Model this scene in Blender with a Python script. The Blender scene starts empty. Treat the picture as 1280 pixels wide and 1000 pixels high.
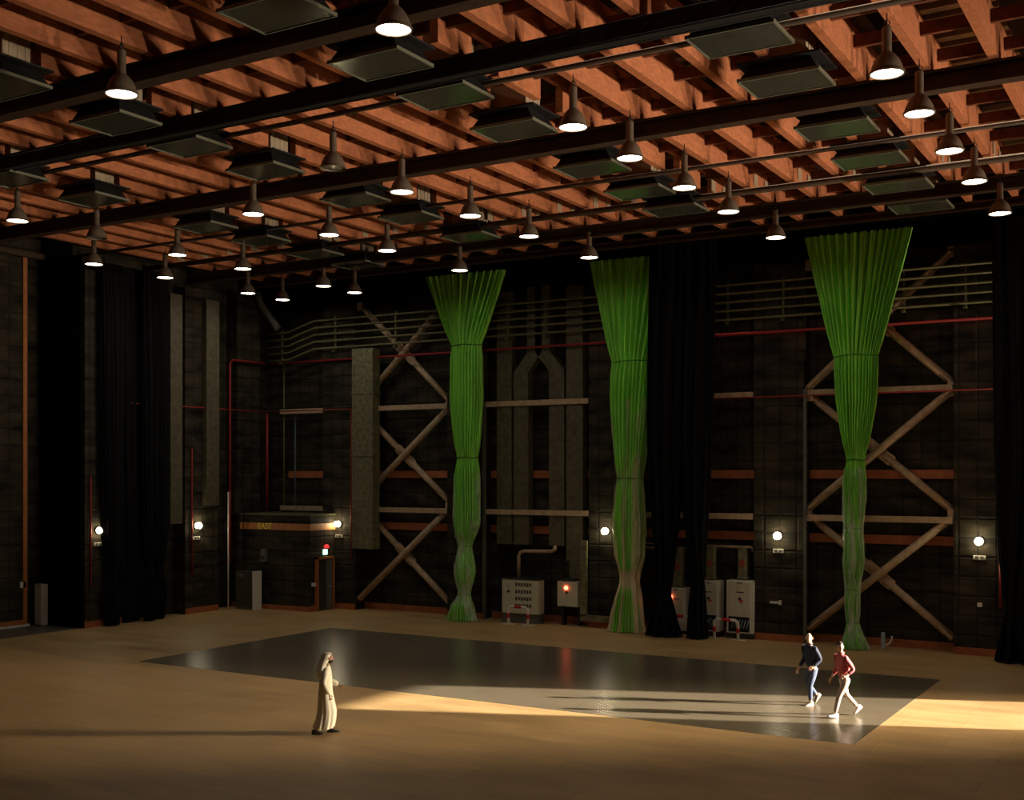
import bpy, bmesh, math, random
from mathutils import Vector, Matrix, noise
random.seed(7)
SC = bpy.context.scene
COL = SC.collection
PI = math.pi
CAM_H = 5.7; FPX = 1470.0; HZ = 594.0
CX, SX = .8593, .5115          # camera's right vector = (CX, SX); forward = (-SX, CX)

def on_y(px, py, y):
    """world x and z of a sight line where it meets the plane at depth y"""
    k = (px-640)/FPX; d = y/(SX*k+CX)
    return (CX*k-SX)*d, CAM_H-(py-HZ)*d/FPX
def on_x(px, py, x):
    k = (px-640)/FPX; d = x/(CX*k-SX)
    return (SX*k+CX)*d, CAM_H-(py-HZ)*d/FPX
def sm(t): return t*t*(3-2*t)

# ------------------------------------------------------------------ materials
MATS = {}
def mat(name, col, rough=.6, metal=0, noise_amt=0, scale=4, bump=0, bscale=20, spec=.5, emis=None, estr=0, alpha=1, stretch=(1,1,1), sheen=0):
    if name in MATS: return MATS[name]
    m = bpy.data.materials.new(name); m.use_nodes = True
    nt = m.node_tree; b = nt.nodes['Principled BSDF']
    b.inputs['Base Color'].default_value = (*col, 1)
    b.inputs['Roughness'].default_value = rough; b.inputs['Metallic'].default_value = metal
    b.inputs['Specular IOR Level'].default_value = spec
    b.inputs['Sheen Weight'].default_value = sheen
    if emis: b.inputs['Emission Color'].default_value = (*emis, 1); b.inputs['Emission Strength'].default_value = estr
    b.inputs['Alpha'].default_value = alpha
    if noise_amt or bump:
        tc = nt.nodes.new('ShaderNodeTexCoord'); mp = nt.nodes.new('ShaderNodeMapping')
        mp.inputs['Scale'].default_value = stretch
        nt.links.new(tc.outputs['Object'], mp.inputs['Vector'])
    if noise_amt:
        n = nt.nodes.new('ShaderNodeTexNoise'); n.inputs['Scale'].default_value = scale; n.inputs['Detail'].default_value = 6
        nt.links.new(mp.outputs['Vector'], n.inputs['Vector'])
        mr = nt.nodes.new('ShaderNodeMapRange')
        mr.inputs[1].default_value = .3; mr.inputs[2].default_value = .7
        mr.inputs[3].default_value = 1-noise_amt; mr.inputs[4].default_value = 1+noise_amt
        nt.links.new(n.outputs['Fac'], mr.inputs[0])
        vm = nt.nodes.new('ShaderNodeVectorMath'); vm.operation = 'SCALE'
        vm.inputs[0].default_value = col
        nt.links.new(mr.outputs[0], vm.inputs['Scale'])
        nt.links.new(vm.outputs[0], b.inputs['Base Color'])
    if bump:
        n2 = nt.nodes.new('ShaderNodeTexNoise'); n2.inputs['Scale'].default_value = bscale; n2.inputs['Detail'].default_value = 5
        nt.links.new(mp.outputs['Vector'], n2.inputs['Vector'])
        bp = nt.nodes.new('ShaderNodeBump'); bp.inputs['Strength'].default_value = bump; bp.inputs['Distance'].default_value = .05
        nt.links.new(n2.outputs['Fac'], bp.inputs['Height']); nt.links.new(bp.outputs['Normal'], b.inputs['Normal'])
    MATS[name] = m
    return m

def quilt_mat():
    """insulation blanket in wire mesh: rows of puffed pads, pins at the seams"""
    m = bpy.data.materials.new('quilted_insulation'); m.use_nodes = True
    nt = m.node_tree; N = nt.nodes; L = nt.links; b = N['Principled BSDF']
    geo = N.new('ShaderNodeNewGeometry'); sp = N.new('ShaderNodeSeparateXYZ'); L.new(geo.outputs['Position'], sp.inputs[0])
    ad = N.new('ShaderNodeMath'); ad.operation = 'ADD'; L.new(sp.outputs[0], ad.inputs[0]); L.new(sp.outputs[1], ad.inputs[1])
    cb = N.new('ShaderNodeCombineXYZ'); L.new(ad.outputs[0], cb.inputs[0]); L.new(sp.outputs[2], cb.inputs[1])
    nz = N.new('ShaderNodeTexNoise'); nz.inputs['Scale'].default_value = 1.3; nz.inputs['Detail'].default_value = 7
    mp = N.new('ShaderNodeMapping'); mp.inputs['Scale'].default_value = (.6, 1.8, 1); L.new(cb.outputs[0], mp.inputs[0]); L.new(mp.outputs[0], nz.inputs['Vector'])
    br = N.new('ShaderNodeTexBrick'); br.offset = 0
    br.inputs['Scale'].default_value = 1; br.inputs['Brick Width'].default_value = .58; br.inputs['Row Height'].default_value = .62
    br.inputs['Mortar Size'].default_value = .06; br.inputs['Mortar Smooth'].default_value = 1
    br.inputs['Color1'].default_value = (.034, .029, .020, 1); br.inputs['Color2'].default_value = (.047, .040, .028, 1); br.inputs['Mortar'].default_value = (.024, .021, .016, 1)
    L.new(cb.outputs[0], br.inputs['Vector'])
    mx = N.new('ShaderNodeMix'); mx.data_type = 'RGBA'; mx.blend_type = 'MULTIPLY'; mx.inputs['Factor'].default_value = .9
    cr = N.new('ShaderNodeValToRGB'); cr.color_ramp.elements[0].position = .32; cr.color_ramp.elements[0].color = (.15, .15, .15, 1)
    cr.color_ramp.elements[1].position = .72; cr.color_ramp.elements[1].color = (1.8, 1.7, 1.55, 1)
    L.new(nz.outputs['Fac'], cr.inputs[0]); L.new(br.outputs['Color'], mx.inputs[6]); L.new(cr.outputs[0], mx.inputs[7])
    # bright pins on a coarse lattice
    vo = N.new('ShaderNodeTexVoronoi'); vo.inputs['Scale'].default_value = 1.7; vo.inputs['Randomness'].default_value = .35
    L.new(cb.outputs[0], vo.inputs['Vector'])
    lt = N.new('ShaderNodeMath'); lt.operation = 'LESS_THAN'; lt.inputs[1].default_value = .035; L.new(vo.outputs['Distance'], lt.inputs[0])
    m2 = N.new('ShaderNodeMix'); m2.data_type = 'RGBA'; m2.inputs[7].default_value = (.16, .14, .11, 1)
    L.new(lt.outputs[0], m2.inputs[0]); L.new(mx.outputs[2], m2.inputs[6]); L.new(m2.outputs[2], b.inputs['Base Color'])
    bp = N.new('ShaderNodeBump'); bp.inputs['Strength'].default_value = .6; bp.inputs['Distance'].default_value = .1
    hm = N.new('ShaderNodeMath'); hm.operation = 'MULTIPLY_ADD'; hm.inputs[1].default_value = -.35; L.new(br.outputs['Fac'], hm.inputs[0]); L.new(nz.outputs['Fac'], hm.inputs[2])
    L.new(hm.outputs[0], bp.inputs['Height']); L.new(bp.outputs[0], b.inputs['Normal'])
    b.inputs['Roughness'].default_value = .8; b.inputs['Specular IOR Level'].default_value = .2
    return m
QUILT = quilt_mat()

def floor_mat(name, c1, c2, cm, r0, r1, bw, rh, wear=.3):
    m = bpy.data.materials.new(name); m.use_nodes = True
    nt = m.node_tree; N = nt.nodes; L = nt.links; b = N['Principled BSDF']
    geo = N.new('ShaderNodeNewGeometry')
    br = N.new('ShaderNodeTexBrick'); br.inputs['Scale'].default_value = 1; br.inputs['Brick Width'].default_value = bw; br.inputs['Row Height'].default_value = rh
    br.inputs['Mortar Size'].default_value = .012; br.inputs['Mortar Smooth'].default_value = .3
    br.inputs['Color1'].default_value = (*c1, 1); br.inputs['Color2'].default_value = (*c2, 1); br.inputs['Mortar'].default_value = (*cm, 1)
    L.new(geo.outputs['Position'], br.inputs['Vector'])
    mp = N.new('ShaderNodeMapping'); mp.inputs['Scale'].default_value = (.35, 1.6, 1); L.new(geo.outputs['Position'], mp.inputs[0])
    nz = N.new('ShaderNodeTexNoise'); nz.inputs['Scale'].default_value = 1.1; nz.inputs['Detail'].default_value = 9; nz.inputs['Roughness'].default_value = .62
    L.new(mp.outputs[0], nz.inputs['Vector'])
    cr = N.new('ShaderNodeMapRange'); cr.inputs[1].default_value = .3; cr.inputs[2].default_value = .7; cr.inputs[3].default_value = 1-wear; cr.inputs[4].default_value = 1+wear*.7
    L.new(nz.outputs['Fac'], cr.inputs[0])
    vm = N.new('ShaderNodeVectorMath'); vm.operation = 'SCALE'; L.new(br.outputs['Color'], vm.inputs[0]); L.new(cr.outputs[0], vm.inputs['Scale'])
    L.new(vm.outputs[0], b.inputs['Base Color'])
    rr = N.new('ShaderNodeMapRange'); rr.inputs[1].default_value = .3; rr.inputs[2].default_value = .7; rr.inputs[3].default_value = r0; rr.inputs[4].default_value = r1
    L.new(nz.outputs['Fac'], rr.inputs[0]); L.new(rr.outputs[0], b.inputs['Roughness'])
    return m

M_FLOOR = floor_mat('worn_plywood_floor', (.46, .295, .125), (.51, .33, .145), (.38, .24, .10), .42, .6, 2.44, 1.22, .22)
M_PATCH = floor_mat('dark_sealed_floor', (.15, .125, .085), (.17, .14, .095), (.12, .1, .07), .25, .26, 3, 3, .06)
M_APRON = floor_mat('dim_concrete_apron', (.15, .13, .10), (.16, .14, .105), (.1, .09, .07), .3, .45, 4, 4, .2)
M_JOIST = mat('orange_timber', (.56, .195, .082), .8, 0, .2, 14, .2, 40, stretch=(1, .35, 1))
M_BLOCK = mat('red_brown_timber', (.16, .05, .022), .8, 0, .35, 5)
M_BEAM = mat('dark_brown_steel', (.055, .030, .017), .6, 0, .3, 3)
M_BLACK = mat('black_paint', (.006, .006, .006), .7)
M_DECK = mat('dark_roof_deck', (.045, .026, .016), .85, 0, .4, 2)
M_PIPE = mat('tan_pipe', (.10, .066, .042), .8, 0, .2, 6)
M_RED = mat('red_pipe', (.30, .02, .018), .55)
M_REDD = mat('orange_red_channel', (.42, .13, .05), .6, 0, .2, 3)
M_ORANGE = mat('orange_frame', (.48, .17, .045), .55, 0, .15, 5)
M_BRACE = mat('tan_brace_steel', (.52, .37, .24), .6, 0, .22, 5)
M_DUCT = mat('dull_sheet_duct', (.115, .10, .062), .55, .1, .3, 5)
M_DUCTG = mat('mottled_green_duct', (.19, .175, .10), .5, .1, .45, 6, .3, 12)
M_DUCTB = mat('beige_duct_box', (.48, .38, .26), .6, 0, .15, 6)
M_RAIL = mat('olive_conduit', (.15, .14, .06), .5, .1, .2, 4)
M_CAB = mat('cream_enclosure', (.66, .64, .48), .5, 0, .06, 5)
M_CABW = mat('pale_grey_enclosure', (.82, .80, .70), .5, 0, .06, 5)
M_DARK = mat('charcoal', (.03, .03, .03), .6)
M_GREY = mat('grey_steel', (.14, .14, .12), .5, .2, .2, 5)
M_WHITE = mat('white_paint', (.8, .78, .72), .5)
M_REDP = mat('red_paint', (.6, .02, .02), .4)
M_LAMP = mat('dull_aluminium_bell', (.24, .19, .14), .45, .3, .1, 8)
M_REFL = mat('lamp_lining', (.85, .82, .75), .35)
M_VENT = mat('glossy_vent_face', (.20, .21, .16), .16, .7, .25, 6, 0)
M_LIP = mat('grey_green_lip', (.22, .23, .17), .4, .2)
M_GLOW = mat('lamp_glass_on', (1, 1, 1), .4, emis=(1, .93, .78), estr=17)
M_BULK = mat('bulkhead_glass_on', (1, 1, 1), .4, emis=(1, .85, .55), estr=28)
M_GREENC = mat('green_chroma_cloth', (.31, .80, .10), .5, 0, .3, 2.6, .5, 6, spec=.4, stretch=(3, 3, .12), sheen=.15)
M_BLKC = mat('black_velour', (.0075, .0075, .009), .9, spec=.12)
M_BACKC = mat('void_black_cloth', (.002, .002, .002), .95, spec=.05)

def plastic(col, lo, hi, z0, z1):
    m = bpy.data.materials.new('clear_plastic_wrap'); m.use_nodes = True
    nt = m.node_tree; N = nt.nodes; L = nt.links; b = N['Principled BSDF']
    b.inputs['Base Color'].default_value = (*col, 1); b.inputs['Roughness'].default_value = .2; b.inputs['Specular IOR Level'].default_value = 1
    tc = N.new('ShaderNodeTexCoord'); mp = N.new('ShaderNodeMapping'); mp.inputs['Scale'].default_value = (2.4, 2.4, .35); L.new(tc.outputs['Object'], mp.inputs[0])
    nz = N.new('ShaderNodeTexNoise'); nz.inputs['Scale'].default_value = 1.6; nz.inputs['Detail'].default_value = 3; nz.inputs['Distortion'].default_value = .6; L.new(mp.outputs[0], nz.inputs['Vector'])
    bp = N.new('ShaderNodeBump'); bp.inputs['Strength'].default_value = .5; bp.inputs['Distance'].default_value = .08; L.new(nz.outputs['Fac'], bp.inputs['Height']); L.new(bp.outputs[0], b.inputs['Normal'])
    sp = N.new('ShaderNodeSeparateXYZ'); L.new(tc.outputs['Object'], sp.inputs[0])
    g = N.new('ShaderNodeMapRange'); g.inputs[1].default_value = z1; g.inputs[2].default_value = z0; g.inputs[3].default_value = lo; g.inputs[4].default_value = hi; L.new(sp.outputs[2], g.inputs[0])
    mr = N.new('ShaderNodeMapRange'); mr.inputs[1].default_value = .35; mr.inputs[2].default_value = .68; mr.inputs[3].default_value = -.18; mr.inputs[4].default_value = .3; L.new(nz.outputs['Fac'], mr.inputs[0])
    a = N.new('ShaderNodeMath'); a.operation = 'ADD'; a.use_clamp = True; L.new(g.outputs[0], a.inputs[0]); L.new(mr.outputs[0], a.inputs[1]); L.new(a.outputs[0], b.inputs['Alpha'])
    return m
M_PLASTIC = plastic((.80, .86, .70), .10, .38, .5, 6); M_PLASTIC2 = plastic((.80, .70, .45), .12, .85, 1.5, 7)

# ------------------------------------------------------------------ mesh helpers
class MB:
    def __init__(s): s.v = []; s.f = []; s.sm = []
    def add(s, vs, fs, smooth=False):
        o = len(s.v); s.v += [tuple(p) for p in vs]; s.f += [tuple(i+o for i in f) for f in fs]; s.sm += [smooth]*len(fs); return s
    def box(s, x0, x1, y0, y1, z0, z1, M=None, bev=0):
        if bev:
            bm = bmesh.new(); bmesh.ops.create_cube(bm, size=1)
            for v in bm.verts: v.co = Vector(((x0+x1)/2+v.co.x*(x1-x0), (y0+y1)/2+v.co.y*(y1-y0), (z0+z1)/2+v.co.z*(z1-z0)))
            bmesh.ops.bevel(bm, geom=bm.edges[:], offset=bev, segments=2, affect='EDGES')
            bm.verts.index_update(); vs = [v.co.copy() for v in bm.verts]; fs = [[v.index for v in f.verts] for f in bm.faces]; bm.free()
        else:
            vs = [Vector((x, y, z)) for z in (z0, z1) for y in (y0, y1) for x in (x0, x1)]
            fs = [(0, 2, 3, 1), (4, 5, 7, 6), (0, 1, 5, 4), (2, 6, 7, 3), (0, 4, 6, 2), (1, 3, 7, 5)]
        if M: vs = [M @ v for v in vs]
        return s.add(vs, fs)
    def tube(s, pts, r, n=10, cap=True, closed=False):
        pts = [Vector(p) for p in pts]; k = len(pts); rs = r if isinstance(r, (list, tuple)) else [r]*k
        vs = []; up = None
        for i, p in enumerate(pts):
            if closed: t = pts[(i+1) % k]-pts[i-1]
            else: t = pts[min(i+1, k-1)]-pts[max(i-1, 0)]
            t.normalize()
            if up is None: up = Vector((0, 0, 1)) if abs(t.z) < .9 else Vector((1, 0, 0))
            a = t.cross(up).normalized(); c = a.cross(t).normalized(); up = c
            for j in range(n):
                th = 2*PI*j/n; vs.append(p+(a*math.cos(th)+c*math.sin(th))*rs[i])
        fs = [(i*n+j, i*n+(j+1) % n, (i+1)*n+(j+1) % n, (i+1)*n+j) for i in range(k-1) for j in range(n)]
        if closed: fs += [((k-1)*n+j, (k-1)*n+(j+1) % n, (j+1) % n, j) for j in range(n)]
        elif cap: fs += [tuple(range(n-1, -1, -1)), tuple((k-1)*n+j for j in range(n))]
        return s.add(vs, fs, True)
    def lathe(s, prof, n=28, c=(0, 0, 0), cap0=False, cap1=False):
        vs = [(c[0]+r*math.cos(2*PI*j/n), c[1]+r*math.sin(2*PI*j/n), c[2]+z) for r, z in prof for j in range(n)]; k = len(prof)
        fs = [(i*n+j, i*n+(j+1) % n, (i+1)*n+(j+1) % n, (i+1)*n+j) for i in range(k-1) for j in range(n)]
        if cap0: fs.append(tuple(range(n-1, -1, -1)))
        if cap1: fs.append(tuple((k-1)*n+j for j in range(n)))
        return s.add(vs, fs, True)
    def bar(s, a, b, w, h, side=(0, 1, 0)):
        """rectangular bar a->b; w across 'side', h in the third direction"""
        a = Vector(a); b = Vector(b); t = (b-a).normalized(); sd = Vector(side); sd = (sd-t*sd.dot(t)).normalized(); u = t.cross(sd)
        vs = [p+sd*w/2*i+u*h/2*j for p in (a, b) for i, j in ((-1, -1), (1, -1), (1, 1), (-1, 1))]
        return s.add(vs, [(0, 1, 2, 3), (7, 6, 5, 4), (0, 4, 5, 1), (1, 5, 6, 2), (2, 6, 7, 3), (3, 7, 4, 0)])
    def obj(s, name, m, parent=None, loc=(0, 0, 0)):
        me = bpy.data.meshes.new(name); me.from_pydata(s.v, [], s.f); me.update()
        if any(s.sm): me.polygons.foreach_set('use_smooth', s.sm)
        bm = bmesh.new(); bm.from_mesh(me); bmesh.ops.recalc_face_normals(bm, faces=bm.faces); bm.to_mesh(me); bm.free()
        me.materials.append(m)
        o = bpy.data.objects.new(name, me); COL.objects.link(o); o.location = loc
        if parent: o.parent = parent
        return o
def tag(o, label, cat, group=None):
    o['label'] = label; o['category'] = cat
    if group: o['group'] = group
    return o
def struct(o): o['kind'] = 'structure'; return o
def empty(name, loc, label, cat, group=None, rz=0):
    o = bpy.data.objects.new(name, None); COL.objects.link(o); o.location = loc; o.rotation_euler = (0, 0, rz); o.empty_display_size = .2
    return tag(o, label, cat, group)
def dup(root, loc, label, rz=None):
    r = root.copy(); COL.objects.link(r); r.location = loc; r['label'] = label
    if rz is not None: r.rotation_euler = (0, 0, rz)
    def rec(a, b):
        for ch in [c for c in COL.objects if c.parent == a]:
            c = ch.copy(); COL.objects.link(c); c.parent = b; rec(ch, c)
    rec(root, r)
    return r

# ------------------------------------------------------------------ the room
YB = 40.1; YP = 39.42; XL = -36.75; XLP = -36.1; XD = -38.5; XR = 8.0; YF = -6.0; ZT = 16.2
DY0, DY1, DZ = 33.15, 36.95, 7.75
BAYS = [(-13.68, -11.92), (-7.08, -5.35), (-20.1, -18.35), (-26.5, -24.8), (-32.95, -31.2)]
struct(MB().box(XD-.6, XR+.4, YF-.4, YB+.5, -.3, 0).obj('floor', M_FLOOR))
pt = MB(); pt.box(-28.25, -6.5, 25.07, 34.25, -.02, .004)
struct(pt.obj('floor_inset', M_PATCH))
struct(MB().box(-38.5, -36.2, 20, 29.4, -.02, .003).obj('floor_apron', M_APRON))
# back wall, with pilasters as parts
struct(MB().box(XL, XR+.4, YB, YB+.4, 0, ZT).obj('wall_back', QUILT))
for x0, x1 in BAYS: struct(MB().box(x0, x1, YP, YB, 0, 13.3).obj('trim_1', QUILT))
struct(MB().box(-1.6, .1, YP, YB, 0, 13.3).obj('trim_1', QUILT))
# left wall
struct(MB().box(XD-.5, XD-.1, YF, 29.5, 0, ZT).obj('wall_left', QUILT))
struct(MB().box(XD-.5, XL, 29.5, YB, 0, ZT).obj('wall_left', QUILT))
for y0, y1, z0 in ((29.52, 31.3, 0), (34.5, 36.35, 0), (37.5, 38.9, 4.05)): struct(MB().box(XL, XLP, y0, y1, z0, 13.4).obj('trim_2', QUILT))
# right wall with the open loading door the sun comes through
struct(MB().box(XR, XR+.35, YF, DY0, 0, ZT).box(XR, XR+.35, DY1, YB+.4, 0, ZT).box(XR, XR+.35, DY0, DY1, DZ, ZT).obj('wall_right', QUILT))
struct(MB().box(XD-.5, XR+.35, YF-.4, YF, 0, ZT).obj('wall_front', QUILT))
struct(MB().box(XR+.35, XR+70, -20, 90, -.32, -.02).obj('ground_outside', mat('pale_concrete', (.5, .43, .34), .9, 0, .1, 3)))

# ------------------------------------------------------------------ ceiling: deck with joists, blocking, purlins
JX = [-3.78+1.315*k for k in range(-25, 9)]
JX = [x for x in JX if x > -36.6 and x < 7.6]
ceil = struct(MB().box(XD-.5, XR+.4, YF-.4, YB+.4, 15.9, 16.3).obj('ceiling', M_DECK))
JZ = 14.1
VENTS = [(-7.45, [20.7, 23.45, 27.2, 30.3, 33.4, 36.35]), (-13.9, [15.4, 18.35, 20.6, 23.45, 27.45, 30.4, 33.0]),
         (-21.4, [15.4, 18.35, 20.6, 23.25, 27.05, 29.8, 33.2]), (-27.9, [17.5, 20.35, 23.1, 27.55, 30.1, 32.95, 35.4])]
for x in JX:
    cuts = sorted((y-.55, y+.5) for vx, ys in VENTS if abs(vx-x) < .95 for y in ys)
    m = MB(); y = 6.0
    for a, b in cuts+[(38.6, 39)]:
        if a > y: m.box(-.095, .095, y, a, 0, .62)
        y = b
    m.box(-.05, .05, 6, 38.6, .60, .9)
    jo = m.obj('joist', M_JOIST, ceil, (x, 0, JZ))
    for py_ in (33.45, 34.4): MB().box(.096, .125, py_-.16, py_+.16, .12, .45).obj('hanger_plate', M_DUCTB, jo)
rows = [7.12+1.72*k for k in range(0, 19)]
for yb in rows:
    m = MB()
    for a, b in zip(JX[:-1], JX[1:]):
        lo, hi = min(a, b)+.1, max(a, b)-.1
        if any(vx-.75 < hi and vx+.75 > lo and any(abs(vy-yb) < .5 for vy in ys) for vx, ys in VENTS): continue
        m.box(lo, hi, yb-.05, yb+.05, JZ+.36, JZ+.62)
    m.obj('blocking', M_BLOCK, ceil)
# purlins above, along y, and pale insulation strips with sprinkler pipes between
for x in [-35+3.2*k for k in range(0, 13)]:
    MB().box(x-.14, x+.14, 4, 39, 15.05, 15.5).obj('purlin', M_DECK, ceil)
ins = MB()
for i, x in enumerate([-33.4+3.2*k for k in range(0, 12)]):
    y = 6.0
    while y < 38.5:
        if random.random() < (.75 if i > 8 else .3): ins.box(x-.75, x+.75, y, y+.28, 15.55, 15.7)
        y += .62
ins.obj('insulation_strips', mat('pale_grey_strip', (.40, .33, .26), .8, 0, .3, 3), ceil)
rp = MB()
for x in [-32.6+6.4*k for k in range(0, 6)]:
    rp.tube([(x, 6, 15.0), (x, 38.6, 15.0)], .06, 8); 
    rp.tube([(x+.6, 6, 15.35), (x+.6, 38.6, 15.35)], .04, 8)
rp.obj('sprinkler_pipes', M_RED, ceil)

# main steel under the joists, running across the hall
def ibeam(y, z0, z1, w, m, name, label, cat='beam', x0=-36.7, x1=7.9):
    b = MB().box(x0, x1, y-w/2, y+w/2, z0, z0+.05).box(x0, x1, y-w/2, y+w/2, z1-.05, z1).box(x0, x1, y-.03, y+.03, z0+.05, z1-.05)
    return tag(b.obj(name, m), label, cat)
ibeam(16.75, 13.66, 14.08, .36, M_BEAM, 'steel_beam', 'dark brown steel beam crossing under the joists, nearest one at the top left')
ibeam(25.5, 13.66, 14.08, .34, M_BEAM, 'steel_beam', 'dark brown steel beam crossing mid ceiling under the timber joists')
ibeam(35.3, 13.68, 14.08, .30, M_BEAM, 'steel_beam', 'brown steel beam crossing under the joists just before the far wall')
ibeam(38.3, 13.85, 14.1, .26, M_BEAM, 'steel_beam', 'thin brown edge beam where the joists stop above the green curtains')
tr = empty('black_truss', (0, 19.75, 13.68), 'black box truss crossing under the orange joists in the near ceiling', 'truss')
t = MB()
for dy in (-.13, .13):
    for dz in (.04, .36): t.tube([(-36.7, dy, dz), (7.9, dy, dz)], .035, 8)
t.obj('chord', M_BLACK, tr)
t = MB()
for dy in (-.13, .13):
    t = MB(); x = -36.6; k = 0
    while x < 7.6:
        t.bar((x, dy, .04 if k % 2 else .36), (x+.4, dy, .36 if k % 2 else .04), .03, .03)
        x += .4; k += 1
    t.obj('lacing', M_BLACK, tr)
MB().box(-36.7, 7.9, -.12, .12, .03, .37).obj('cable_tray', M_BLACK, tr)
for y, z, r, lb, mm in ((21.05, 13.96, .06, 'thin tan pipe running just behind the black truss', M_PIPE), (29.75, 13.97, .055, 'thin tan pipe crossing the ceiling behind the mid steel beam', M_PIPE),
                    (32.9, 13.95, .09, 'thick brown pipe crossing the ceiling in front of the rearmost lamps', M_PIPE)):
    m = MB().tube([(-36.6, y, z), (7.9, y, z)], r, 10)
    tag(m.obj('ceiling_pipe', mm), lb, 'pipe')

# ------------------------------------------------------------------ bell lamps
def lamp(on):
    root = empty('bell_lamp', (0, 0, 0), '', 'lamp', 'bell lamps hanging from the joists')
    MB().lathe([(.03, .86), (.075, .85), (.085, .82), (.085, .40), (.10, .37), (.15, .33), (.22, .24), (.27, .13), (.295, .03), (.30, 0), (.29, 0), (.26, .12), (.21, .22), (.10, .31)], 28).obj('reflector', M_LAMP, root)
    MB().lathe([(.315, -.012), (.315, .03), (.285, .03), (.285, -.012), (.315, -.012)], 28).obj('rim', M_LAMP, root)
    MB().tube([(0, 0, .84), (0, 0, 1.12)], .012, 6).tube([(-.02, 0, .85), (-.06, 0, .92), (0, 0, .99), (.06, 0, .92), (.02, 0, .85)], .012, 6).obj('hanger', M_DARK, root)
    MB().lathe([(.284, .012), (.15, .0), (.001, -.008)], 28).obj('lamp_glass', M_GLOW if on else mat('lamp_glass_off', (.35, .33, .28), .15, .3), root)
    return root
ZL = 13.0
COLS = [('A', 'rightmost receding line of lamps', -5.08, [(21.86, 1), (24.61, 1), (27.81, 1), (31.01, 1), (35.15, 1)]),
        ('B', 'second receding line of lamps from the right', -11.52, [(15.56, 1), (21.86, 1), (24.66, 1), (27.91, 1), (31.08, 1), (35.2, 1)]),
        ('C', 'third receding line of lamps from the right', -17.95, [(15.53, 1), (21.84, 0), (24.6, 1), (27.86, 1), (31.17, 1), (35.22, 1)]),
        ('D', 'fourth receding line of lamps from the right', -23.05, [(24.57, 1), (27.86, 1), (30.78, 1), (35.07, 1)]),
        ('E', 'fifth receding line of lamps from the right', -29.47, [(21.75, 1), (24.54, 0), (27.82, 1), (30.89, 1), (35.29, 1), (37.2, 1)]),
        ('F', 'leftmost receding line of lamps', -33.25, [(27.57, 1), (30.79, 1), (35.14, 1), (37.18, 1)])]
ORD = ['nearest', 'second', 'third', 'fourth', 'fifth', 'farthest']
pon = poff = None
for _, nm, x, ys in COLS:
    for i, (y, on) in enumerate(ys):
        o_ = 'farthest' if i == len(ys)-1 else ORD[i]
        lb = ('lit' if on else 'unlit') + ' bell lamp, %s in the %s' % (o_, nm)
        if on and not pon: o = pon = lamp(1); o.location = (x, y, ZL); o['label'] = lb
        elif not on and not poff: o = poff = lamp(0); o.location = (x, y, ZL); o['label'] = lb
        else: o = dup(pon if on else poff, (x, y, ZL), lb)

# ------------------------------------------------------------------ ceiling air vents on duct boxes
def vent():
    r = empty('ceiling_vent', (0, 0, 0), '', 'ceiling vent', 'box vents hanging under the joists')
    MB().box(-.80, .80, -.57, .57, 0, .03).obj('vent_face', M_VENT, r)
    MB().box(-.84, .84, -.61, -.575, -.015, .05).box(-.84, .84, .575, .61, -.015, .05).box(.805, .84, -.61, .61, -.015, .05).box(-.84, -.805, -.61, .61, -.015, .05).obj('lip', M_LIP, r)
    m = MB(); a, b = (.80, .57), (.62, .45)
    vs = [(sx*p[0], sy*p[1], z) for p, z in ((a, .04), (b, .33)) for sx, sy in ((-1, -1), (1, -1), (1, 1), (-1, 1))]
    m.add(vs, [(0, 1, 5, 4), (1, 2, 6, 5), (2, 3, 7, 6), (3, 0, 4, 7), (4, 5, 6, 7), (3, 2, 1, 0)]).box(-.86, .86, -.63, .63, .33, .37)
    m.obj('plenum', M_BLACK, r)
    d = MB().box(-.50, .50, -.33, .33, .375, 1.6)
    for k in (-.18, .02, .2): d.box(.50, .512, k, k+.012, .375, 1.6)
    d.obj('duct_box', M_DUCTB, r)
    return r
VC = [('rightmost receding line', -7.45, [20.7, 23.45, 27.2, 30.3, 33.4, 36.35]),
      ('second receding line from right', -13.9, [15.4, 18.35, 20.6, 23.45, 27.45, 30.4, 33.0]),
      ('third receding line from right', -21.4, [15.4, 18.35, 20.6, 23.25, 27.05, 29.8, 33.2]),
      ('leftmost receding line', -27.9, [17.5, 20.35, 23.1, 27.55, 30.1, 32.95, 35.4])]
pv = None
for nm, x, ys in VC:
    for i, y in enumerate(ys):
        o_ = 'farthest' if i == len(ys)-1 else (ORD[i] if i < 5 else 'sixth')
        lb = 'black box vent under a beige duct, %s in the %s' % (o_, nm)
        if pv is None: pv = vent(); pv.location = (x, y, 13.68); pv['label'] = lb
        else: dup(pv, (x, y, 13.68), lb)

# ------------------------------------------------------------------ back wall steelwork
for j, (x0, x1) in enumerate([(-36.7, -32.97), (-31.18, -26.52), (-24.78, -20.12), (-18.33, -13.7), (-11.9, -7.1)]):
    w_ = ['corner bay beside the east booth', 'left braced bay', 'duct bay between the left and middle green curtains', 'bay behind the black drapes', 'right braced bay'][j]
    for z, nm in ((5.73, 'upper'), (3.56, 'lower')):
        if j == 0 and z < 4: continue
        xx0 = x0 if j else -35.4
        tag(MB().box(xx0, x1, YB-.13, YB-.002, z-.15, z+.15, bev=.012).obj('wall_channel', M_REDD), '%s orange steel channel across the %s' % (nm, w_), 'channel', 'orange channels on the back wall')
    for z, nm in ((8.5, 'upper'), (4.26, 'lower')):
        xx0 = x0+.02 if j else -35.4
        tag(MB().bar((xx0, YP+.1, z), (x1-.02, YP+.1, z), .2, .2).obj('horizontal_strut', M_BRACE), '%s tan horizontal strut across the %s' % (nm, w_), 'strut', 'tan struts on the back wall')
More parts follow.
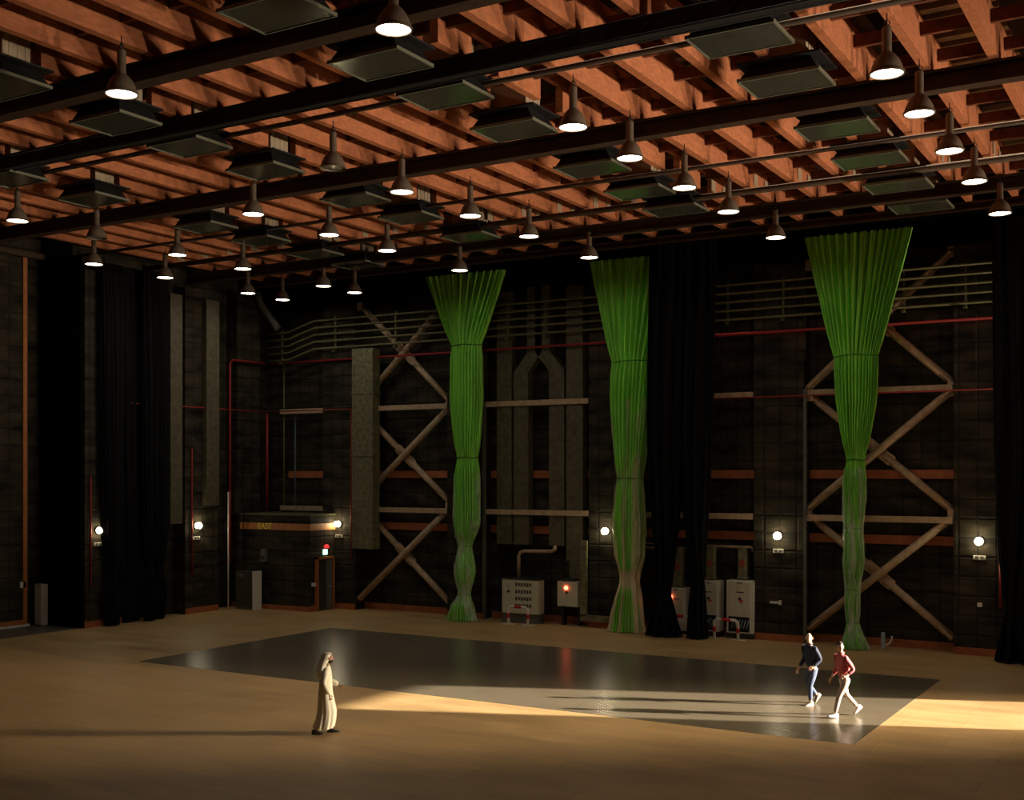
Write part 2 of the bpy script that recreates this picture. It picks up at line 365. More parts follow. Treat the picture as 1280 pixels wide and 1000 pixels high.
def hbar(a, b, r=.13):
    m = MB().tube([a, b], r, 12)
    a = Vector(a); b = Vector(b); t = (b-a).normalized()
    m.bar(a+t*.05, a+t*.55, .30, .06).bar(b-t*.55, b-t*.05, .30, .06)
    return m
def xbrace(x0, x1, nm):
    cx = (x0+x1)/2; y = YP+.28
    for (za, zb, pos) in ((.45, 4.35, 'bottom'), (4.55, 8.45, 'middle'), (8.65, 12.9, 'top')):
        r = empty('cross_brace', (cx, y, za), '%s tan tubular cross brace in the %s braced bay' % (pos, nm), 'cross brace', 'tan cross braces on the back wall')
        h = zb-za; hw = (x1-x0)/2-.05
        hbar((-hw, -.06, 0), (hw, -.06, h)).obj('diagonal_tube', M_BRACE, r)
        hbar((hw, .1, 0), (.18, .1, h/2-.16)).obj('diagonal_tube', M_BRACE, r)
        hbar((-.18, .1, h/2+.16), (-hw, .1, h)).obj('diagonal_tube', M_BRACE, r)
        g = MB(); t = Vector((hw, 0, -h/2)).normalized(); c = Vector((0, .1, h/2))
        g.bar(c-t*.55, c+t*.55, .05, .36)
        for s in (-.42, -.3, .3, .42):
            for q in (-.09, .09):
                p = c+t*s+Vector((-t.z, 0, t.x))*q*1.0; g.tube([p+Vector((0, -.05, 0)), p+Vector((0, -.02, 0))], .025, 6)
        g.obj('gusset_plate', M_BRACE, r)
        for q in (-1, 1):
            n_ = MB().box(q*hw-.14, q*hw+.14, -.14, -.02, h-.22, h+.25)
            for u in (-.1, .0, .1):
                for v_ in (-.12, .0, .12): n_.tube([(q*hw+u*.8, -.17, h+v_), (q*hw+u*.8, -.13, h+v_)], .018, 6)
            n_.obj('node_plate', M_BRACE, r)
xbrace(-31.2, -26.5, 'left'); xbrace(-11.9, -7.1, 'right')
for x, nm in ((-11.86, 'right green curtain'), (-24.72, 'left green curtain')):
    tag(MB().box(x-.05, x+.05, YP-.1, YP+.02, 0, 8.6).box(x-.12, x+.12, YP-.02, YP+.02, 0, .1).obj('grey_post', M_GREY), 'slim grey steel post on the wall beside the %s' % nm, 'post')
# five conduits high on the wall
for i, z in enumerate((12.35, 12.05, 11.75, 11.45, 11.14)):
    y = 39.25
    pts = [(-36.0, y, z-.42), (-34.75, y, z-.40), (-34.0, y, z-.18), (-33.3, y, z), (-30, y, z), (-20, y, z), (-1, y, z)]
    tag(MB().tube(pts, .045, 8).obj('wall_conduit', M_RAIL), 'long olive conduit running high along the back wall, %s of five' % ['topmost', 'second', 'middle', 'fourth', 'lowest'][i], 'conduit', 'five olive conduits high on the back wall')
for x in (-35.2, -32.2, -29.0, -25.6, -23.6, -21.9, -16.2, -14.6, -12.6, -10.3, -8.6, -6.7):
    dz = -.4 if x < -34.5 else 0
    tag(MB().box(x-.03, x+.03, 39.31, 39.39, 11.0+dz, 12.5+dz).box(x-.05, x+.05, 39.17, 39.39, 10.98+dz, 11.04+dz).obj('conduit_bracket', M_RAIL), 'thin vertical bracket carrying the five olive conduits high on the back wall', 'bracket', 'brackets of the high conduits')
# curved duct stub in the corner
tag(MB().tube([(-36.0, 38.6, 13.7), (-35.9, 38.7, 13.2), (-35.5, 38.9, 12.6), (-35.2, 39.1, 12.1)], .16, 12).obj('bent_duct', M_GREY), 'grey bent round duct dropping to the conduits in the far left corner', 'duct')
# red pipes
zr = 10.63
y1_, _ = on_x(287, 452, -36.0)
tag(MB().tube([(-35.98, y1_, 2.0), (-35.98, y1_, zr-.15), (-35.98, y1_+.15, zr), (-35.98, 39.1, zr)], .05, 10).obj('red_riser_pipe', M_RED), 'bright red pipe rising in the left corner with a level arm on top', 'pipe')
tag(MB().tube([(-35.9, 39.33, zr), (-1, 39.33, zr)], .045, 10).obj('red_main_pipe', M_RED), 'long red pipe running level across the whole back wall', 'pipe')
tag(MB().tube([(-35.95, 39.2, 4.05), (-35.95, 39.2, 8.45)], .06, 10).obj('red_riser_pipe', M_RED), 'dark red vertical pipe above the east booth roof', 'pipe')
tag(MB().tube([(-35.98, 31.6, 8.5), (-35.98, 39.1, 8.5)], .03, 8).tube([(-35.98, 39.1, 8.5), (-31.3, 39.3, 8.5)], .025, 8).obj('thin_red_pipe', M_RED), 'thin dull red pipe running level along the left wall', 'pipe')
tag(MB().tube([(-18.2, 39.28, 8.40), (-5.4, 39.28, 8.40)], .025, 8).obj('thin_red_pipe', M_RED), 'thin red line under the upper strut right of the black drapes', 'pipe')
tag(MB().tube([(-31.35, 39.35, 2.2), (-31.35, 39.35, 8.5)], .03, 8).obj('thin_red_pipe', M_RED), 'thin red vertical pipe on the pilaster beside the east booth light', 'pipe')
for px, p0, p1, nm in ((113.5, 596, 735, 'leftmost lit pilaster'), (240, 560, 720, 'pilaster left of the east booth')):
    y, z0 = on_x(px, p1, -36.05); _, z1 = on_x(px, p0, -36.05)
    tag(MB().tube([(-36.05, y, z0), (-36.05, y, z1)], .035, 8).obj('red_drop_pipe', M_RED), 'thin red drop pipe on the %s' % nm, 'pipe')
x, z0 = on_y(1250, 760, 39.3); _, z1 = on_y(1250, 705, 39.3)
tag(MB().tube([(x, 39.36, z0), (x, 39.36, z1)], .035, 8).obj('red_drop_pipe', M_RED), 'short red pipe low on the wall beside the right black drape', 'pipe')

for px_, p0, p1, mm, nm in ((355, 455, 652, M_RAIL, 'olive'), (369, 520, 640, mat('blue_grey_pipe', (.10, .16, .15), .5), 'blue grey')):
    x, z1 = on_y(px_, p0, 39.6); _, z0 = on_y(px_, p1, 39.6)
    tag(MB().tube([(x, 39.6, z0), (x, 39.6, z1)], .035, 8).obj('corner_conduit', mm), 'thin vertical %s conduit in the far left corner bay' % nm, 'conduit')

# ------------------------------------------------------------------ ducts on the wall
tag(MB().box(-31.05, -29.95, 39.0, 39.5, 2.62, 11.0, bev=.015).box(-31.08, -29.92, 38.98, 39.5, 6.5, 6.56).box(-31.08, -29.92, 38.98, 39.5, 9.1, 9.16).obj('wall_duct', M_DUCTG), 'broad mottled green wall duct left of the left cross braces', 'duct')
def duct(x0, x1, z0, z1, lb):
    m = MB().box(x0, x1, 39.52, 39.92, z0, z1)
    z = z0+1.2
    while z < z1: m.box(x0-.015, x1+.015, 39.505, 39.92, z, z+.03); z += 1.25
    return tag(m.obj('riser_duct', M_DUCT), lb, 'duct', 'riser ducts in the duct bay')
duct(-24.22, -23.55, 3.0, 12.9, 'straight dull riser duct, leftmost of four behind the boxes')
duct(-21.12, -20.42, 2.45, 12.9, 'straight dull riser duct, rightmost of four, reaching lower than the rest')
def jog(x0, x1, dx, lb):
    pr = [(3.0, 0), (9.7, 0), (10.45, dx), (13.0, dx)]; m = MB(); vs = []
    for z, d in pr: vs += [(x0+d, 39.52, z), (x1+d, 39.52, z), (x1+d, 39.92, z), (x0+d, 39.92, z)]
    fs = [(i*4+j, i*4+(j+1) % 4, i*4+4+(j+1) % 4, i*4+4+j) for i in range(3) for j in range(4)]+[(0, 3, 2, 1), (12, 13, 14, 15)]
    m.add(vs, fs)
    for z in (4.2, 5.45, 6.7, 7.95, 9.2): m.box(x0-.015, x1+.015, 39.505, 39.92, z, z+.03)
    tag(m.obj('riser_duct', M_DUCT), lb, 'duct', 'riser ducts in the duct bay')
jog(-23.45, -22.8, .60, 'dull riser duct bending right near its top, second from left')
jog(-21.87, -21.22, -.62, 'dull riser duct bending left near its top, third from left')
tag(MB().box(-20.98, -20.5, 39.5, 39.85, 1.75, 2.44).obj('duct_reducer', M_DUCT), 'narrow duct piece just above the cream box with the red light', 'duct')
tag(MB().tube([(-23.2, 39.5, 1.7), (-23.2, 39.5, 2.55), (-23.12, 39.5, 2.7), (-22.95, 39.5, 2.75), (-21.75, 39.5, 2.78), (-21.62, 39.5, 2.85), (-21.58, 39.5, 3.0)], .07, 10).obj('bent_conduit', M_BRACE), 'bent tan conduit rising from the wide cream box to a riser duct', 'conduit')
tag(MB().bar((-20.25, 39.3, 3.25), (-20.25, 39.3, .42), .14, .26).bar((-20.38, 39.3, .35), (-18.6, 39.3, .35), .14, .22).obj('cable_trunking', M_DUCTG), 'flat olive trunking running down and along left of the middle green curtain', 'trunking')
for px0, px1, pb, nm in ((211, 226, 655, 'beside the left black drapes'), (256, 272, 632, 'on the pilaster left of the east booth')):
    y0, z = on_x(px0, pb, -35.95); y1, _ = on_x(px1, pb, -35.95)
    tag(MB().box(-36.7 if px0 < 230 else -36.08, -35.85, y0, y1, z, 13).obj('wall_duct', M_DUCT), 'tall dim wall duct %s' % nm, 'duct')

# ------------------------------------------------------------------ kick boards
for x0, x1 in BAYS: struct(MB().box(x0-.01, x1+.01, YP-.03, YP+.01, .0, .24).obj('baseboard_back', M_REDD))
for x0, x1 in [(-31.2, -26.5), (-24.8, -20.1), (-18.35, -13.7), (-11.9, -7.1)]: struct(MB().box(x0, x1, YB-.03, YB+.01, 0, .26).obj('baseboard_back', M_REDD))
for y0, y1 in ((29.5, 31.3), (34.5, 36.35)): struct(MB().box(XLP-.01, XLP+.03, y0, y1, 0, .24).obj('baseboard_left', M_REDD))

# ------------------------------------------------------------------ east booth
bt = empty('east_booth', (-34.5, 38.9, 0), 'dark corner booth with an orange stripe reading EAST', 'booth')
q = MB().box(-2.22, 2.2, -1.1, 1.18, 0, 4.0)
q.obj('shell', QUILT, bt)
MB().box(-2.25, 2.26, -1.16, 1.18, 4.0, 4.06).obj('roof_edge', mat('olive_roof_edge', (.12, .11, .05), .6), bt)
MB().box(-1.7, 2.23, -1.135, -1.1, 3.38, 3.66).box(2.2, 2.235, -1.135, 1.15, 3.38, 3.66).obj('stripe', M_ORANGE, bt)
MB().box(2.2, 2.24, -1.12, -.72, 0, .25).box(-2.2, 2.2, -1.13, -1.1, 0, .2).obj('kick_board', M_REDD, bt)
def text(s, size, m, loc, rot, parent=None, name='lettering', ext=.004):
    cu = bpy.data.curves.new(name, 'FONT'); cu.body = s; cu.size = size; cu.extrude = ext; cu.align_x = 'CENTER'; cu.align_y = 'CENTER'
    t = bpy.data.objects.new('tmp', cu); COL.objects.link(t)
    me = bpy.data.meshes.new_from_object(t.evaluated_get(bpy.context.evaluated_depsgraph_get())); bpy.data.objects.remove(t)
    me.materials.clear(); me.materials.append(m)
    o = bpy.data.objects.new(name, me); COL.objects.link(o); o.location = loc; o.rotation_euler = rot
    if parent: o.parent = parent
    return o
xe0, _ = on_y(320, 658, 37.76); xe1, _ = on_y(342, 658, 37.76)
text('EAST', .36, mat('yellow_stencil', (.95, .85, .10), .5), ((xe0+xe1)/2+34.5, -1.142, 3.52), (PI/2, 0, 0), bt)
# door on its right side
dr = struct(MB().box(-32.29, -32.22, 38.2, 39.15, 0, 2.16).obj('door_1', mat('dark_door_leaf', (.05, .05, .05), .4)))
MB().box(-32.29, -32.16, 38.1, 38.2, 0, 2.26).box(-32.29, -32.16, 39.15, 39.25, 0, 2.26).box(-32.29, -32.16, 38.1, 39.25, 2.16, 2.26).obj('door_frame', M_ORANGE, dr)
MB().box(-32.22, -32.2, 38.75, 39.12, .05, 2.12).obj('door_panel', mat('grey_door', (.16, .16, .15), .4), dr)
MB().tube([(-32.22, 38.86, 1.0), (-32.15, 38.86, 1.0), (-32.15, 38.98, 1.0)], .012, 6).obj('door_handle', M_WHITE, dr)
tag(MB().box(-32.29, -32.22, 38.62, 38.84, 2.34, 2.56).obj('exit_sign', mat('exit_sign_lit', (.5, .9, .7), .4, emis=(.55, 1, .75), estr=1.3)), 'small glowing green exit sign above the booth door', 'sign')
tag(MB().lathe([(.11, 0), (.11, .08), (.07, .14), (.001, .16)], 16, (-32.18, 38.73, 2.62), cap0=True).obj('red_beacon', mat('red_beacon_lens', (.7, .02, .02), .2, emis=(1, .05, .05), estr=.6)), 'small red beacon above the green exit sign', 'beacon')
tag(MB().box(-32.29, -32.2, 37.88, 38.06, 1.05, 1.2).obj('switch_plate', M_WHITE), 'small white switch plate left of the booth door', 'switch')
# cabinet and speaker in front of the booth
cb = empty('floor_cabinet', (-35.15, 37.3, 0), 'dark upright cabinet with a pale side standing before the east booth', 'cabinet')
MB().box(-.62, .36, -.25, .25, .1, 1.62, bev=.01).obj('body', mat('dark_brown_panel', (.055, .045, .035), .5), cb)
MB().box(.36, .385, -.27, .27, .0, 1.64).obj('side_panel', M_CABW, cb)
MB().box(-.58, .33, -.22, .22, 0, .1).obj('plinth', M_GREY, cb)
MB().box(-.5, -.2, -.262, -.25, 1.38, 1.52).obj('name_plate', M_GREY, cb)
sp_ = empty('wall_speaker', (-34.75, 37.74, 2.28), 'small dim loudspeaker on the east booth wall above the cabinet', 'speaker')
MB().box(-.14, .14, -.12, .05, -.28, .28, bev=.02).obj('housing', M_GREY, sp_); MB().lathe([(.1, 0), (.07, .02), (.001, .03)], 16).obj('cone', M_DARK, sp_).rotation_euler = (PI/2, 0, 0)
[c for c in COL.objects if c.parent == sp_][-1].location = (0, -.122, -.08)
tag(MB().tube([(-35.85, 36.7, 0), (-35.85, 36.7, 5.0)], .03, 8).obj('thin_pole', M_CABW), 'thin pale pole standing left of the dark cabinet', 'pole')

# ------------------------------------------------------------------ left side: big sliding door with frame
d2 = struct(MB().box(XD-.1, XD, 8, 28.75, .22, 13.9).obj('door_2', QUILT))
MB().box(XD-.1, XD+.06, 28.62, 28.8, .0, 13.9).box(XD-.1, XD+.05, 8, 28.62, .08, .26).obj('door_frame', M_ORANGE, d2)
MB().box(XD-.1, XD+.09, 8, 28.9, .0, .08).obj('sill', M_WHITE, d2)
tag(MB().tube([(-38.2, 12, 14.0), (-38.2, 29.3, 14.0)], .13, 12).obj('header_pipe', M_PIPE), 'tan pipe running above the big sliding door on the left', 'pipe')
y, z = on_x(28, 731, XD); tag(MB().box(XD, XD+.06, y-.13, y+.13, z-.12, z+.12, bev=.01).obj('switch_box', M_CABW), 'small pale switch box on the big sliding door at left', 'switch')
wp = empty('white_cabinet', (-38.1, 29.15, 0), 'narrow white upright cabinet standing beside the big orange framed door', 'cabinet')
MB().box(-.2, .2, -.15, .15, .03, 1.58, bev=.01).obj('body', mat('soft_white_panel', (.62, .55, .45), .5), wp); MB().box(-.16, .16, -.158, -.15, .1, 1.5).obj('door', M_CABW, wp); MB().box(-.18, .18, -.13, .13, 0, .03).obj('foot', M_DARK, wp)

# ------------------------------------------------------------------ bulkhead wall lights
def bulk():
    r = empty('wall_light', (0, 0, 0), '', 'wall light', 'bulkhead lights on the pilasters')
    MB().lathe([(.15, 0), (.16, .02), (.14, .06), (.001, .06)], 20, cap0=True).obj('base', M_GREY, r).rotation_euler = (PI/2, 0, 0)
    g = MB().lathe([(.11, 0), (.125, .05), (.12, .15), (.085, .21), (.001, .23)], 20); o = g.obj('lamp_glass', M_BULK, r); o.rotation_euler = (PI/2, 0, 0); o.location = (0, -.06, 0)
    c = MB()
    for k in range(3):
        a = k*PI/3; dx, dz = math.cos(a), math.sin(a)
        c.tube([(dx*.14, -.05, dz*.14), (dx*.145, -.2, dz*.145), (dx*.08, -.3, dz*.08), (-dx*.08, -.3, -dz*.08), (-dx*.145, -.2, -dz*.145), (-dx*.14, -.05, -dz*.14)], .008, 5)
    c.obj('cage', M_GREY, r)
    return r
def sock():
    r = empty('socket_box', (0, 0, 0), '', 'socket', 'socket boxes under the wall lights')
    MB().box(-.19, .19, -.05, 0, -.07, .07, bev=.012).obj('box', M_CABW, r); MB().box(-.13, -.02, -.06, -.05, -.045, .045).box(.02, .13, -.06, -.05, -.045, .045).obj('cover', M_GREY, r)
    return r
b0 = s0 = None
yl1, _ = on_x(122, 661, XLP); yl2, _ = on_x(245, 656, XLP)
for x, y, rz, nm in ((-12.8, YP, 0, 'on the pilaster right of the black drapes'), (-6.3, YP, 0, 'on the far right pilaster'), (-19.37, YP, 0, 'just left of the middle green curtain'),
                     (-32.05, YP, 0, 'at the right end of the east booth stripe'), (XLP, yl1, PI/2, 'on the leftmost pilaster beside the black drapes'), (XLP, yl2, PI/2, 'on the pilaster left of the east booth')):
    lb = 'bright caged wall light %s' % nm
    if b0 is None: b0 = bulk(); b0.location = (x, y, 3.62); b0['label'] = lb; b0.rotation_euler = (0, 0, rz)
    else: dup(b0, (x, y, 3.62), lb, rz)
    if nm.startswith('just'): continue
    lb = 'pale socket box under light %s' % nm
    if s0 is None: s0 = sock(); s0.location = (x, y, 3.1); s0['label'] = lb; s0.rotation_euler = (0, 0, rz)
    else: dup(s0, (x, y, 3.1), lb, rz)
tag(MB().box(-13.1, -12.75, YP-.05, YP, 1.28, 1.36).box(-12.78, -12.68, YP-.08, YP, 1.25, 1.4).obj('wall_fitting', M_CABW), 'small pale fitting low on the pilaster right of the black drapes', 'fitting')
tag(MB().box(-6.36, -6.22, YP-.05, YP, 1.55, 1.68).obj('wall_outlet', M_WHITE), 'small white outlet low on the far right pilaster', 'outlet')

# ------------------------------------------------------------------ enclosures
c1 = empty('wide_control_box', (-22.92, 39.3, 0), 'wide cream control box with four rows of dark labels on a grey plinth', 'control box')
MB().box(-.8, .8, -.22, .3, .36, 1.68, bev=.02).obj('housing', M_CAB, c1)
MB().box(-.83, .83, -.24, .3, 1.68, 1.72).obj('lid', M_DARK, c1)
MB().box(-.8, .8, -.15, .28, 0, .36).obj('plinth', M_GREY, c1)
dk = mat('grey_brown_print', (.10, .085, .06), .6)
for r_ in range(4):
    mm = MB()
    for c_ in range(6): mm.box(-.2+c_*.125, -.2+c_*.125+.09, -.226, -.22, 1.42-r_*.27+(.012 if c_ % 2 else -.01), 1.55-r_*.27)
    mm.obj('label_row', dk, c1)
MB().lathe([(.05, 0), (.05, .04), (.001, .05)], 12).obj('knob', M_DARK, c1).rotation_euler = (PI/2, 0, 0)
[c for c in COL.objects if c.parent == c1][-1].location = (-.5, -.22, 1.22)
MB().box(-.56, -.44, -.226, -.22, 1.38, 1.40).box(-.56, -.545, -.226, -.22, 1.38, 1.52).obj('mark', dk, c1)
c2 = empty('small_control_box', (-20.93, 39.5, 0), 'small cream control box with a glowing red light under a duct', 'control box')
MB().box(-.44, .44, -.25, .3, .73, 1.68, bev=.02).obj('housing', M_CAB, c2)
MB().box(-.28, .28, -.2, .28, 1.68, 1.78).obj('collar', M_DARK, c2)
MB().box(-.38, -.3, 0, .3, .0, .73).box(.3, .38, 0, .3, 0, .73).obj('stand', M_DARK, c2)
M_RLIT = mat('red_indicator_on', (1, .1, .05), .3, emis=(1, .12, .05), estr=7)
def red(parent, loc, r=.075):
    o = MB().lathe([(r, 0), (r*.9, .05), (.001, .07)], 14).obj('indicator_light', M_RLIT, parent); o.rotation_euler = (PI/2, 0, 0); o.location = loc
def knob(parent, loc, m=M_DARK):
    o = MB().lathe([(.05, 0), (.05, .03), (.001, .04)], 12).obj('knob', m, parent); o.rotation_euler = (PI/2, 0, 0); o.location = loc
red(c2, (-.05, -.25, 1.44)); knob(c2, (-.02, -.25, 1.28))
def tall(px0, px1, pt_, pb, y, lb, rd=False, pan=True):
    x0, zt = on_y(px0, pt_, y); x1, zb = on_y(px1, pb, y)
    r = empty('tall_enclosure', ((x0+x1)/2, y, 0), lb, 'enclosure'); w = (x1-x0)/2; zb = max(zb, .12)
    MB().box(-w, w, 0, .5, zb, zt, bev=.015).obj('housing', M_CABW, r)
    MB().box(-w, w, .02, .5, 0, zb).obj('plinth', M_DARK, r)
    MB().box(-w*.9, w*.72, -.012, 0, zb+.62, zt-.05).obj('door', M_CAB, r)
    MB().box(-w*.3, w*.3, -.02, 0, zt-.42, zt-.39).box(-w*.25, w*.2, -.02, 0, zt-.1, zt-.07).obj('label_strip', M_DARK, r)
    if pan:
        MB().box(-w*.85, w*.7, -.008, .0, zb+.05, zb+.58).obj('cable_opening', M_BLACK, r)
        k_ = MB()
        for i in range(6):
            xx = -w*.6+i*w*.22; k_.tube([(xx, -.03, zb+.18), (xx+.04, -.06, zb+.3), (xx+.09, -.04, zb+.48)], .012, 5)
        k_.obj('cables', mat('pale_blue_cable', (.4, .55, .6), .4), r)
        knob(r, (0, -.012, zt-.62), M_DARK); knob(r, (.06, -.012, zt-.7), M_REDP)
    if rd: red(r, (-w*.6, -.012, zt-.33), .07); MB().box(-w*.8, -w*.6, -.03, -.01, zt-.2, zt-.1).obj('teal_tag', mat('teal_tag', (.1, .5, .4), .4), r)
    return r
tall(834, 857, 734, 797, 39.35, 'pale enclosure with a glowing red light between the two black drapes', True, False)
tall(873, 899, 725, 790, 39.35, 'tall pale enclosure directly right of the narrow black drape', False, True)
tall(908, 942, 725, 793, 39.30, 'tall pale enclosure farthest right, beside the lit pilaster', False, True)
for px0, px1, pb, nm in ((842, 853, 733, 'between the black drapes'), (883, 893, 724, 'over the middle tall enclosure'), (923, 934, 724, 'over the right tall enclosure')):
    x0, zb = on_y(px0, pb, 39.5); x1, zt = on_y(px1, 684, 39.5)
    dd = tag(MB().box(x0, x1, 39.45, 39.75, zb+.02, zt).box(x0-.03, x1+.03, 39.43, 39.77, zb+.02, zb+.08).obj('feed_duct', M_DUCTG), 'short upright grey feed duct %s' % nm, 'duct')
    MB().box(x0+.08, x1-.08, 39.44, 39.45, (zb+zt)/2-.12, (zb+zt)/2+.12).obj('red_sticker', mat('faded_red_sticker', (.35, .06, .04), .6), dd)
x0, z0 = on_y(878, 684, 39.6); x1, _ = on_y(940, 684, 39.6)
tag(MB().tube([(x0, 39.6, z0+.05), (x1, 39.6, z0+.05), (x1+.02, 39.6, z0-.1)], .05, 8).obj('tray_pipe', M_BRACE), 'tan level pipe joining the feed ducts over the tall enclosures', 'pipe')
x0, z0 = on_y(806, 684, 39.6); x1, _ = on_y(822, 684, 39.6)
tag(MB().tube([(x0, 39.6, z0), (x1, 39.6, z0)], .04, 8).tube([(x0, 39.6, z0+.15), (x1, 39.6, z0+.15)], .03, 8).obj('tray_pipe', M_BRACE), 'short pair of tan pipes just right of the middle green curtain', 'pipe')

# red and white hoop guards
def guard():
    r = empty('hoop_guard', (0, 0, 0), '', 'barrier', 'red and white hoop guards')
    h, w, rc = .68, .43, .16
    arc = [(-w, 0, .0), (-w, 0, h-rc)]+[(-w+rc-rc*math.cos(a), 0, h-rc+rc*math.sin(a)) for a in (PI/8, PI/4, 3*PI/8, PI/2)]
    arc += [(-p[0], 0, p[2]) for p in reversed(arc)]
    MB().tube(arc, .052, 12).obj('hoop', M_WHITE, r)
    for a, b in (((-.16, 0, h), (.16, 0, h)), ((-w, 0, .25), (-w, 0, .42)), ((w, 0, .25), (w, 0, .42))): MB().tube([a, b], .056, 12).obj('red_band', M_REDP, r)
    for q in (-w, w): MB().box(q-.24, q+.24, -.12, .12, .0, .015).obj('base_plate', M_CABW, r)
    return r
g0 = guard(); g0.location = (-22.72, 38.62, 0); g0['label'] = 'red and white hoop guard in front of the wide cream control box'
dup(g0, (-14.5, 38.9, 0), 'red and white hoop guard in front of the right tall enclosures')
dup(g0, (-16.3, 39.05, 0), 'red and white hoop guard mostly hidden behind the black drapes')

# floor stub at right
st = empty('hose_stub', (-9.25, 39.3, 0), 'short pale standpipe with a curved hook on the floor right of the right green curtain', 'standpipe')
MB().box(-.06, .06, -.05, .05, 0, .55, bev=.01).obj('stand', mat('pale_blue_paint', (.42, .52, .55), .5), st)
MB().tube([(.06, 0, .12), (.2, 0, .2), (.27, 0, .33), (.28, 0, .45)], .03, 8).obj('hook', M_CABW, st)

# ------------------------------------------------------------------ tied curtains
def prof_at(P, z):
    if z >= P[0][0]: return P[0][1:]
    for (za, a0, a1), (zb, b0, b1) in zip(P[:-1], P[1:]):
        if zb <= z <= za:
            t = (za-z)/(za-zb); return a0+(b0-a0)*t, a1+(b1-a1)*t
    return P[-1][1:]
def cloth(P, y0, nple, seed, ndiv=360, dz=.07, amp=.30, grow=1.0, ztop=None, zbot=None, wr=0.0, ties=(), dmax=.36):
    zt = ztop or P[0][0]; zb = P[-1][0] if zbot is None else zbot
    n = max(8, int((zt-zb)/dz)); vs = []; fs = []
    for i in range(n+1):
        z = zt+(zb-zt)*i/n; l = []
        w = 0; L_ = R_ = 0
        for o_, ww in ((-.18, 1), (0, 2), (.18, 1)):
            a, b = prof_at(P, min(P[0][0], max(P[-1][0], z+o_))); L_ += a*ww; R_ += b*ww; w += ww
        L_ /= w; R_ /= w; a = (R_-L_)/2*grow; cx = (L_+R_)/2
        top = max(0, (z-P[1][0])/(P[0][0]-P[1][0]))
        dep = min(a*.9, dmax)*(1-.75*top)*grow
        tie = min([abs(z-q) for q in ties]+[9]); ta = min(1, .35+tie*1.4)
        for j in range(ndiv):
            th = 2*PI*j/ndiv
            ph = noise.noise(Vector((math.cos(th)*1.6+seed, math.sin(th)*1.6, z*.16)))*2.6
            s = math.sin(nple*th+ph)+.6*math.sin(round(nple*1.9)*th+ph*2.3+seed)
            rr = 1+amp*s*ta*.55
            wx = wr*noise.noise(Vector((math.cos(th)*3+seed, math.sin(th)*3, z*2.3)))
            vs.append((cx+a*math.cos(th)*(1+.25*(rr-1))+wx*math.cos(th), y0+dep*math.sin(th)*rr-(.15*s*ta*(1 if math.sin(th) < 0 else -1))*min(1, a)*.6+wx*math.sin(th), z))
    for i in range(n):
        for j in range(ndiv): fs.append((i*ndiv+j, i*ndiv+(j+1) % ndiv, (i+1)*ndiv+(j+1) % ndiv, (i+1)*ndiv+j))
    m = MB(); m.add(vs, fs, True); return m
def px_prof(rows, y):
    out = []
    for py, a, b in rows:
        xa, z = on_y(a, py, y); xb, z2 = on_y(b, py, y); out.append([(z+z2)/2, xa, xb])
    out[-1][0] = .03; return out
def curtain(rows, y, tie_py, label, seed, mat_, nple=20, wrap_py=None, side=None, name='tied_curtain', group=None, tiemat=None, pm=None):
    P = px_prof(rows, y); cx = (P[0][1]+P[0][2])/2
    root = empty(name, (cx, y, 0), label, 'curtain', group)
    ties = [on_y((r_[1]+r_[2])/2, t_, y)[1] for t_ in tie_py for r_ in rows[1:2]]
    Pl = [(z, a-cx, b-cx) for z, a, b in P]
    cloth(Pl, 0, nple, seed, ties=ties).obj('cloth', mat_, root)
    for z in ties:
        a, b = prof_at(Pl, z); r = (b-a)/2
        pts = [((a+b)/2+(r+.015)*math.cos(t), (min(r*.9, .36)+.05)*math.sin(t), z+.015*math.sin(3*t)) for t in [2*PI*k/32 for k in range(32)]]
        MB().tube(pts, .022, 6, closed=True).obj('tie_cord', tiemat or mat_, root)
    if wrap_py:
        zt = on_y(rows[1][1], wrap_py, y)[1]
        cloth(Pl, -.02, 7, seed+3, ndiv=120, grow=1.10, ztop=zt, zbot=.02, amp=.10, wr=.05, ties=ties).obj('plastic_sleeve', pm or M_PLASTIC, root)
    return root
M_CORD = mat('dark_green_cord', (.05, .2, .02), .7)
curtain([(342, 537, 630), (432, 567, 600), (500, 566, 601), (545, 570, 598), (572, 574, 595), (600, 571, 597), (655, 571, 597), (682, 575, 588), (715, 571, 592), (743, 575, 586), (765, 564, 591), (779, 561, 594)],
        38.7, (432, 572, 682, 743), 'left green cloth curtain tied in four places, plastic wrapped below', 1.3, M_GREENC, 30, 590, group='tied green curtains', tiemat=M_CORD)
curtain([(322, 740, 850), (452, 766, 817), (500, 765, 813), (560, 770, 807), (598, 774, 802), (650, 769, 805), (695, 772, 804), (723, 779, 797), (755, 770, 801), (790, 762, 804)],
        38.95, (452, 598, 723), 'middle green cloth curtain half hidden by black drape, sheathed in tan plastic', 5.1, M_GREENC, 32, 500, group='tied green curtains', tiemat=M_CORD, pm=M_PLASTIC2)
curtain([(291, 1008, 1139), (445, 1043, 1097), (500, 1046, 1095), (540, 1052, 1088), (575, 1059, 1080), (600, 1055, 1082), (640, 1055, 1080), (660, 1057, 1077), (700, 1055, 1080), (737, 1058, 1074), (765, 1057, 1075), (778, 1060, 1073), (800, 1055, 1081), (814, 1052, 1086)],
        38.95, (445, 575, 660, 737, 778), 'right green cloth curtain, widest and nearest, behind the two walking men', 8.4, M_GREENC, 38, 585, group='tied green curtains', tiemat=M_CORD)
curtain([(290, 811, 856), (560, 812, 853), (650, 817, 848), (742, 825, 838), (770, 818, 844), (797, 808, 851)], 38.5, (742,), 'black tied drape flaring at the floor right of the middle green curtain', 2.2, M_BLKC, 9, name='black_drape', group='black drapes on the back wall')
